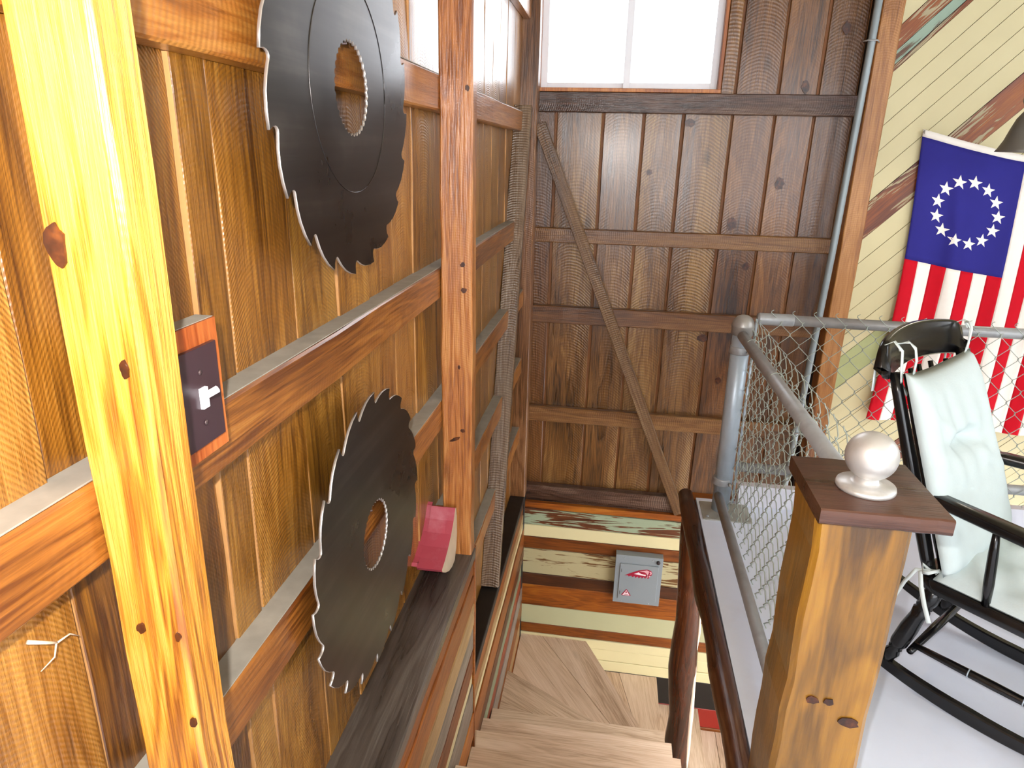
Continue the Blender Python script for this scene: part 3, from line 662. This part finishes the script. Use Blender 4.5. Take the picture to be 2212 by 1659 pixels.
side = chain_wire(19, half, hh, .0055, 'side_wire', .0018)
hang(34, (.030, -.025, .035), -math.pi/2, side)
backm = chain_wire(17, half, hh, .0045, 'back_wire', .0015)
hang(44, (.052, -.022, .155), 0, backm)

# ------------------------------------------------------------------ newel post with ball finial
nw = thing('newel_post', (.4985, 1.30, F), 'square rough timber newel post with dark cap and silver ball finial', 'newel post')
no = V(nw.location)
board('post_body', (.412, 1.213, F), (.585, 1.386, -.632), 'newel', nw, 'z', 11, .0032, .011, no)
for x, z, a_, b_ in ((.467, -1.053, .013, .009), (.499, -1.053, .010, .008), (.545, -1.10, .020, .012)): knot(x-no.x, z-no.z, a_, b_, 1.211-no.y, 'y', nw)
board('post_cap', (.404, 1.180, -.632), (.632, 1.418, -.600), 'cap', nw, 'x', 8, .0012, .003, no)
fn = thing('finial', V((.512, 1.285, -.600))-no); fn.parent = nw
lathe('base_flange', [(.0535, 0), (.0545, .004), (.0530, .010), (.030, .013), (.0215, .017), (.0205, .024)], 'alu', fn, 32)
rr = .0475
lathe('ball', [(max(.001, rr*math.sin(math.pi*i/20)), .068-rr*math.cos(math.pi*i/20)) for i in range(21)], 'alu', fn, 32)

# ------------------------------------------------------------------ flag
fg = thing('flag', (1.444, BY-.012, .155), 'thirteen-star red, white and blue flag hung vertically on the cream wall', 'flag')
def fpos(u, v):
    """u 0..1 across .92 m, v 0..1 down 1.52 m -> local coordinates (sagging top, soft folds)"""
    x = .92*u; z = -1.505*v
    sag = -.135*math.sin(min(1, u*1.02)*math.pi*.55)*(1-.75*v)
    x += .045*math.sin(v*math.pi*.9)*(1-u)*1.0 - .0*u
    x += -.02*v*(1-u)
    amp = .004+.014*v
    y = -amp*(1.0+math.sin(u*23+v*1.3+.6*math.sin(v*5))) - .006*math.sin(u*9-v*4) - .004
    y += -.010*math.exp(-((u-.2-.12*v)/.03)**2)*math.sin(min(1, v*1.6)*math.pi)*(1 if v < .62 else .4)
    return V((x, y, z+sag))
def patch(name, u0, u1, v0, v1, mat, nu, nv, off=0.):
    verts, faces = [], []
    for s in (0, 1):
        for j in range(nv+1):
            for i in range(nu+1):
                p = fpos(u0+(u1-u0)*i/nu, v0+(v1-v0)*j/nv); p.y += -off-(.0 if s else .0009); verts.append(p)
    n = (nu+1)*(nv+1)
    for j in range(nv):
        for i in range(nu):
            a = j*(nu+1)+i; q = (a, a+1, a+nu+2, a+nu+1); faces.append(q); faces.append(tuple(n+t for t in reversed(q)))
    rim = [i for i in range(nu+1)] + [(j+1)*(nu+1)-1 for j in range(1, nv+1)] + [nv*(nu+1)+i for i in range(nu-1, -1, -1)] + [j*(nu+1) for j in range(nv-1, 0, -1)]
    for a, b in zip(rim, rim[1:]+rim[:1]): faces.append((b, a, n+a, n+b))
    return recalc(meshobj(name, verts, faces, mat, fg, True))
HB = .022; CV = .415; CU = 7/13
patch('header_band', 0, 1, 0, HB, 'flagwhite', 40, 2, .0005)
patch('canton', 0, CU, HB, CV, 'flagblue', 40, 24)
for i in range(13):
    patch('stripe', i/13, (i+1)/13, CV if i < 7 else HB, 1, 'flagred' if i % 2 == 0 else 'flagwhite', 6, 40 if i < 7 else 60)
uc, vc = .29, .222
for i in range(13):
    a = 2*math.pi*i/13+.05
    uu, vv = uc+.152/.92*math.sin(a), vc-.152/1.505*math.cos(a)
    verts = []; R0 = .036
    for s in (0, 1):
        for j in range(10):
            r = R0 if j % 2 == 0 else R0*.40; t = math.pi*j/5
            p = fpos(uu+r*math.sin(t)/.92, vv-r*math.cos(t)/1.505); p.y -= .0022 if s == 0 else .0005; verts.append(p)
    c0 = fpos(uu, vv); c0.y -= .0022; verts.append(c0)
    faces = [(j, (j+1) % 10, 20) for j in range(10)] + [(j, 10+j, 10+(j+1) % 10, (j+1) % 10) for j in range(10)]
    recalc(meshobj('star', verts, faces, 'flagwhite', fg))
gm = lathe('grommet', [(.005, 0), (.009, .0005), (.010, .002), (.008, .003), (.005, .003)], 'brass', fg, 14, (.012, -.008, -.012)); gm.rotation_euler = (math.pi/2, 0, 0)

# ------------------------------------------------------------------ rocking chair
TH = -2.3213
rc = thing('rocking_chair', (1.225, 1.811, F), 'black lacquered rocking chair with spindle back on the white loft floor', 'rocking chair', rotz=TH)
def ctube(name, pts, rad, sides=10, parent=rc, mat='chair'): return tube(name, pts, rad, mat, parent, sides)
def turned(name, p0, p1, prof, parent=rc):
    p0, p1 = V(p0), V(p1); n = len(prof)
    return ctube(name, [p0.lerp(p1, t) for t, r in prof], [r for t, r in prof], 12, parent)
def rounded(w0, w1, y0, y1, n=6, r=.07):
    """rounded trapezoid outline"""
    c = [(-w0, y0), (w0, y0), (w1, y1), (-w1, y1)]; out = []
    for i in range(4):
        p, a, b = V((*c[i], 0)), V((*c[i-1], 0)), V((*c[(i+1) % 4], 0))
        d1 = (a-p).normalized(); d2 = (b-p).normalized()
        for k_ in range(n+1):
            t = k_/n; q = (p+d1*r)*(1-t)**2 + p*2*t*(1-t) + (p+d2*r)*t*t; out.append((q.x, q.y))
    return out
def slab(name, outline, z0, z1, mat, parent, edge=.012):
    n = len(outline); cx = sum(p[0] for p in outline)/n; cy = sum(p[1] for p in outline)/n
    rings = [(z0, 1-edge*3), (z0+edge*.6, 1), (z1-edge*.6, 1), (z1, 1-edge*3)]
    verts = [(cx+(x-cx)*s, cy+(y-cy)*s, z) for z, s in rings for x, y in outline]
    faces = [tuple(range(n-1, -1, -1)), tuple(range(3*n, 4*n))]
    for r_ in range(3):
        for i in range(n): j = (i+1) % n; faces.append((r_*n+i, r_*n+j, r_*n+n+j, r_*n+n+i))
    return recalc(meshobj(name, verts, faces, mat, parent, True))
slab('seat', rounded(.235, .265, -.235, .25), .345, .388, 'chair', rc)
def rocker(sx):
    verts, faces = [], []; n = 22; Rk = 1.05
    for i in range(n+1):
        y = -.50+.92*i/n; z = Rk-math.sqrt(Rk*Rk-(y*.95)**2)
        hgt = .044*(1-.35*abs(i/n-.5)*2); t = .0125
        for dx, dz in ((-t, .004), (-t*.7, 0), (t*.7, 0), (t, .004), (t, hgt-.004), (t*.7, hgt), (-t*.7, hgt), (-t, hgt-.004)): verts.append((sx+dx, y, z+dz))
    for i in range(n):
        for j in range(8): q = (j+1) % 8; faces.append((i*8+j, i*8+q, i*8+8+q, i*8+8+j))
    faces += [tuple(range(8)), tuple(range(n*8+7, n*8-1, -1))]
    return recalc(meshobj('rocker', verts, faces, 'chair', rc))
legprof = [(0, .014), (.06, .016), (.12, .021), (.16, .016), (.18, .020), (.20, .016), (.22, .021), (.25, .024), (.45, .025), (.62, .021), (.70, .024), (.73, .018), (.75, .023), (.78, .018), (.80, .023), (.86, .025), (1, .020)]
for s in (-1, 1):
    rocker(s*.205)
    turned('leg', (s*.205, -.262, .06), (s*.19, -.185, .35), legprof)
    turned('leg', (s*.205, .205, .05), (s*.20, .18, .35), legprof)
    ctube('side_stretcher', [(s*.204, -.205, .15), (s*.204, -.1, .15), (s*.204, .0, .15), (s*.204, .1, .15), (s*.204, .20, .15)], [.009, .0115, .013, .0115, .009])
    for yy in (-.06, .07):
        ctube('gold_ring', [(s*.204, yy-.0015, .15), (s*.204, yy+.0015, .15)], .0134, 10, rc, 'galvlight')
    # back post, arm and its supports
    turned('back_post', (s*.205, -.205, .38), (s*.226, -.40, .93), [(0, .016), (.1, .018), (.3, .019), (.34, .015), (.37, .019), (.6, .018), (.9, .015), (1, .014)])
    pts = [V((s*.214, -.285, .612)), V((s*.232, -.22, .622)), V((s*.252, -.12, .622)), V((s*.268, 0, .618)), V((s*.280, .12, .616)), V((s*.288, .22, .616)), V((s*.284, .27, .612))]
    verts, faces = [], []
    for i, p in enumerate(pts):
        w = (.020, .023, .026, .029, .034, .038, .022)[i]
        for dx, dz in ((-1, -.010), (-.8, -.015), (.8, -.015), (1, -.010), (1, .008), (.75, .014), (-.75, .014), (-1, .008)): verts.append((p.x+dx*w, p.y, p.z+dz))
    for i in range(len(pts)-1):
        for j in range(8): q = (j+1) % 8; faces.append((i*8+j, i*8+q, i*8+8+q, i*8+8+j))
    faces += [tuple(range(8)), tuple(range((len(pts)-1)*8+7, (len(pts)-1)*8-1, -1))]
    recalc(meshobj('armrest', verts, faces, 'chair', rc, True))
    turned('arm_spindle', (s*.235, -.06, .385), (s*.258, -.075, .608), [(0, .010), (.3, .013), (.7, .012), (1, .008)])
    turned('arm_support', (s*.245, .10, .385), (s*.272, .09, .606), [(0, .014), (.15, .016), (.4, .022), (.65, .021), (.85, .015), (1, .012)])
ctube('cross_stretcher', [(-.2, -.21, .12), (0, -.21, .12), (.2, -.21, .12)], [.010, .014, .010])
ctube('cross_stretcher', [(-.2, .2, .12), (0, .2, .12), (.2, .2, .12)], [.010, .014, .010])
for i in range(5):
    t = -1+2*i/4; x = t*.125
    turned('back_spindle', (x*.95, -.212, .385), (x*1.1, -.405-.022*(1-t*t), .91), [(0, .008), (.3, .0105), (.7, .0095), (1, .007)])
def crest():
    verts, faces = [], []; n = 28
    for i in range(n+1):
        t = -1+2*i/n; x = t*.280
        y = -.402-.045*(1-t*t)
        e = max(0, (abs(t)-.80)/.20)
        top = 1.005+.022*(1-t*t)-.045*e**2.4; bot = .905+.018*(1-t*t)-.0*e+.028*e**2.4
        if abs(t) > .985: top -= .012; bot += .012
        d = .0115
        yt = y-.022
        for (yy, zz) in ((y-d, bot+.006), (y-d*.6, bot), (y+d*.6, bot), (y+d, bot+.006), (yt+d, top-.006), (yt+d*.6, top), (yt-d*.6, top), (yt-d, top-.006)): verts.append((x, yy, zz))
    for i in range(n):
        for j in range(8): q = (j+1) % 8; faces.append((i*8+j, i*8+q, i*8+8+q, i*8+8+j))
    faces += [tuple(range(8)), tuple(range(n*8+7, n*8-1, -1))]
    recalc(meshobj('crest_rail', verts, faces, 'chair', rc, True))
crest()
# cushions lie on the chair: things of their own
def cushion_mesh(name, fn, nu, nv, parent):
    verts, faces = [], []
    for s in (1, -1):
        for j in range(nv+1):
            for i in range(nu+1): verts.append(fn(-1+2*i/nu, -1+2*j/nv, s))
    n = (nu+1)*(nv+1)
    for j in range(nv):
        for i in range(nu):
            a = j*(nu+1)+i; q = (a, a+1, a+nu+2, a+nu+1); faces.append(q); faces.append(tuple(n+t for t in reversed(q)))
    o = meshobj(name, verts, faces, 'cushion', parent, True)
    bm = bmesh.new(); bm.from_mesh(o.data); bmesh.ops.remove_doubles(bm, verts=bm.verts, dist=1e-5); bmesh.ops.recalc_face_normals(bm, faces=bm.faces); bm.to_mesh(o.data); bm.free()
    return o
bc = thing('back_cushion', rc.location, 'pale aqua tufted back cushion tied to the rocking chair', 'cushion', 'rocking chair cushions', rotz=TH)
def backfn(u, v, s):
    # v -1 bottom .. 1 top
    t = (v+1)/2
    w = .236+.004*(1-t)-.012*t
    sagtop = -.028*(1-u*u)*max(0, v)**2
    x = u*w; zz = .405+.520*t+sagtop
    ybase = -.185-.207*t - .020*(1-u*u)*t+.004
    edge = (1-abs(u)**6)*(1-abs(v)**8)
    th = .030*edge**.5
    if s > 0:
        tuft = math.exp(-((v-.20)/.10)**2)*math.exp(-(u/.42)**4)
        th += .020*edge**.5 - .042*tuft
        th += .0045*math.sin(u*16+1.2)*math.exp(-((v-.28)/.38)**2)*edge
        th += .004*math.sin((u*3+v*7))*edge*.5 + .006*math.exp(-((v-.2-.5*u)/.06)**2)*edge*(1 if abs(u) > .15 else .3) - .004*math.exp(-((v+.35-.3*u)/.09)**2)*edge
        th -= .018*math.exp(-((v-.17-.05*math.sin(u*3))/.04)**2)*math.exp(-(u/.5)**4)
        y = ybase+.020+th
    else: y = ybase+.020-.004*edge
    return (x+.018, y, zz+.016)
cushion_mesh('pad', backfn, 44, 44, bc)
def ribbon(name, pts, w, parent, wdir=(1, 0, 0)):
    verts, faces = [], []; wd = V(wdir)
    pts = [V(p) for p in pts]
    for i, p in enumerate(pts):
        d = (pts[min(i+1, len(pts)-1)]-pts[max(i-1, 0)]).normalized(); x = (wd-d*wd.dot(d)).normalized(); nrm = d.cross(x)*.0012
        verts += [p-x*w/2-nrm, p+x*w/2-nrm, p+x*w/2+nrm, p-x*w/2+nrm]
    for i in range(len(pts)-1):
        for j in range(4): q = (j+1) % 4; faces.append((i*4+j, i*4+q, i*4+4+q, i*4+4+j))
    faces += [(0, 1, 2, 3), tuple(range(len(pts)*4-1, len(pts)*4-5, -1))]
    return recalc(meshobj(name, verts, faces, 'tie', parent, True))
for s in (-1, 1):
    ribbon('tie', [(s*.205, -.365, .872), (s*.222, -.378, .90), (s*.232, -.383, .95), (s*.236, -.388, .995), (s*.238, -.412, 1.018), (s*.24, -.445, .995), (s*.242, -.445, .93), (s*.245, -.44, .87)], .013, bc)
    ribbon('tie', [(s*.232, -.395, .995), (s*.236, -.405, 1.012), (s*.212, -.385, 1.018), (s*.196, -.372, 1.00), (s*.183, -.368, .965), (s*.178, -.370, .925)], .012, bc)
sc = thing('seat_cushion', rc.location, 'pale aqua seat cushion lying on the rocking chair seat', 'cushion', 'rocking chair cushions', rotz=TH)
def seatfn(u, v, s):
    w = .232+.02*(v+1)/2; x = u*w; y = -.19+.205*(v+1)
    edge = (1-abs(u)**8)*(1-abs(v)**8)
    if s > 0:
        z = .392+.052*edge**.45 - .014*math.exp(-((u)/.12)**2-((v)/.12)**2)
        z += .007*math.sin(u*7+v*3+1.5*math.sin(v*4))*edge+.005*math.sin(v*13-u*5+1+math.sin(u*6))*edge
        z += .012*math.exp(-((v+.85)/.18)**2)*edge
    else: z = .3895
    return (x, y, z)
cushion_mesh('pad', seatfn, 36, 36, sc)
for s in (-1, 1):
    ribbon('tie', [(s*.205, -.175, .41), (s*.225, -.205, .408), (s*.236, -.222, .398), (s*.243, -.21, .36), (s*.25, -.19, .315), (s*.262, -.165, .275)], .012, sc, (0, 1, 0))
    ribbon('tie', [(s*.225, -.20, .408), (s*.232, -.235, .398), (s*.236, -.255, .35), (s*.240, -.268, .30), (s*.243, -.275, .255)], .010, sc, (0, 1, 0))
    ribbon('bow', [(s*.222, -.19, .405), (s*.236, -.18, .425), (s*.250, -.20, .412), (s*.240, -.215, .402), (s*.225, -.225, .418), (s*.222, -.20, .405)], .010, sc, (0, 0, 1))

# ------------------------------------------------------------------ pendant lamp at the right edge of the view
pl = thing('pendant_lamp', (1.60, 3.2, .05), 'hanging lamp with black socket and grey bell shade in front of the flag', 'lamp')
lathe('socket', [(.006, .265), (.020, .262), (.034, .245), (.040, .218), (.038, .190), (.028, .168), (.022, .155)], 'lampblack', pl, 20)
sh = lathe('shade', [(.022, .158), (.030, .150), (.046, .125), (.060, .085), (.072, .045), (.088, .012), (.096, 0), (.094, -.001), (.085, .010), (.068, .043), (.056, .083), (.042, .122), (.020, .150)], 'lampshade', pl, 32)
lathe('bulb', [(.004, .03), (.020, .036), (.028, .055), (.026, .08), (.014, .105), (.012, .13)], 'bulb', pl, 16)
tube('cord', [(0, 0, .262), (.004, 0, .6), (0, 0, 1.372)], .004, 'lampblack', pl, 6)
pt = bpy.data.lights.new('lamp_glow', 'POINT'); pt.energy = 4; pt.color = (1, .90, .74); pt.shadow_soft_size = .02
po = bpy.data.objects.new('lamp_glow', pt); C.objects.link(po); po.parent = pl; po.location = (0, 0, .022)

# ------------------------------------------------------------------ dry twig caught on the planks
tw = thing('twig', (-.505, .468, -.447), 'thin dry twig caught on the amber planks below the near girt', 'twig')
tube('stem', [(-.012, -.012, .003), (-.010, .004, -.010), (-.008, .014, -.018)], [.0022, .0018, .0012], 'rawwood', tw, 6)
tube('branch', [(-.008, .014, -.018), (-.008, .030, -.020), (-.012, .044, -.034)], [.0011, .0008, .0005], 'rawwood', tw, 5)
tube('branch', [(-.008, .013, -.018), (-.008, .008, -.030), (-.012, -.006, -.036)], [.0010, .0008, .0004], 'rawwood', tw, 5)
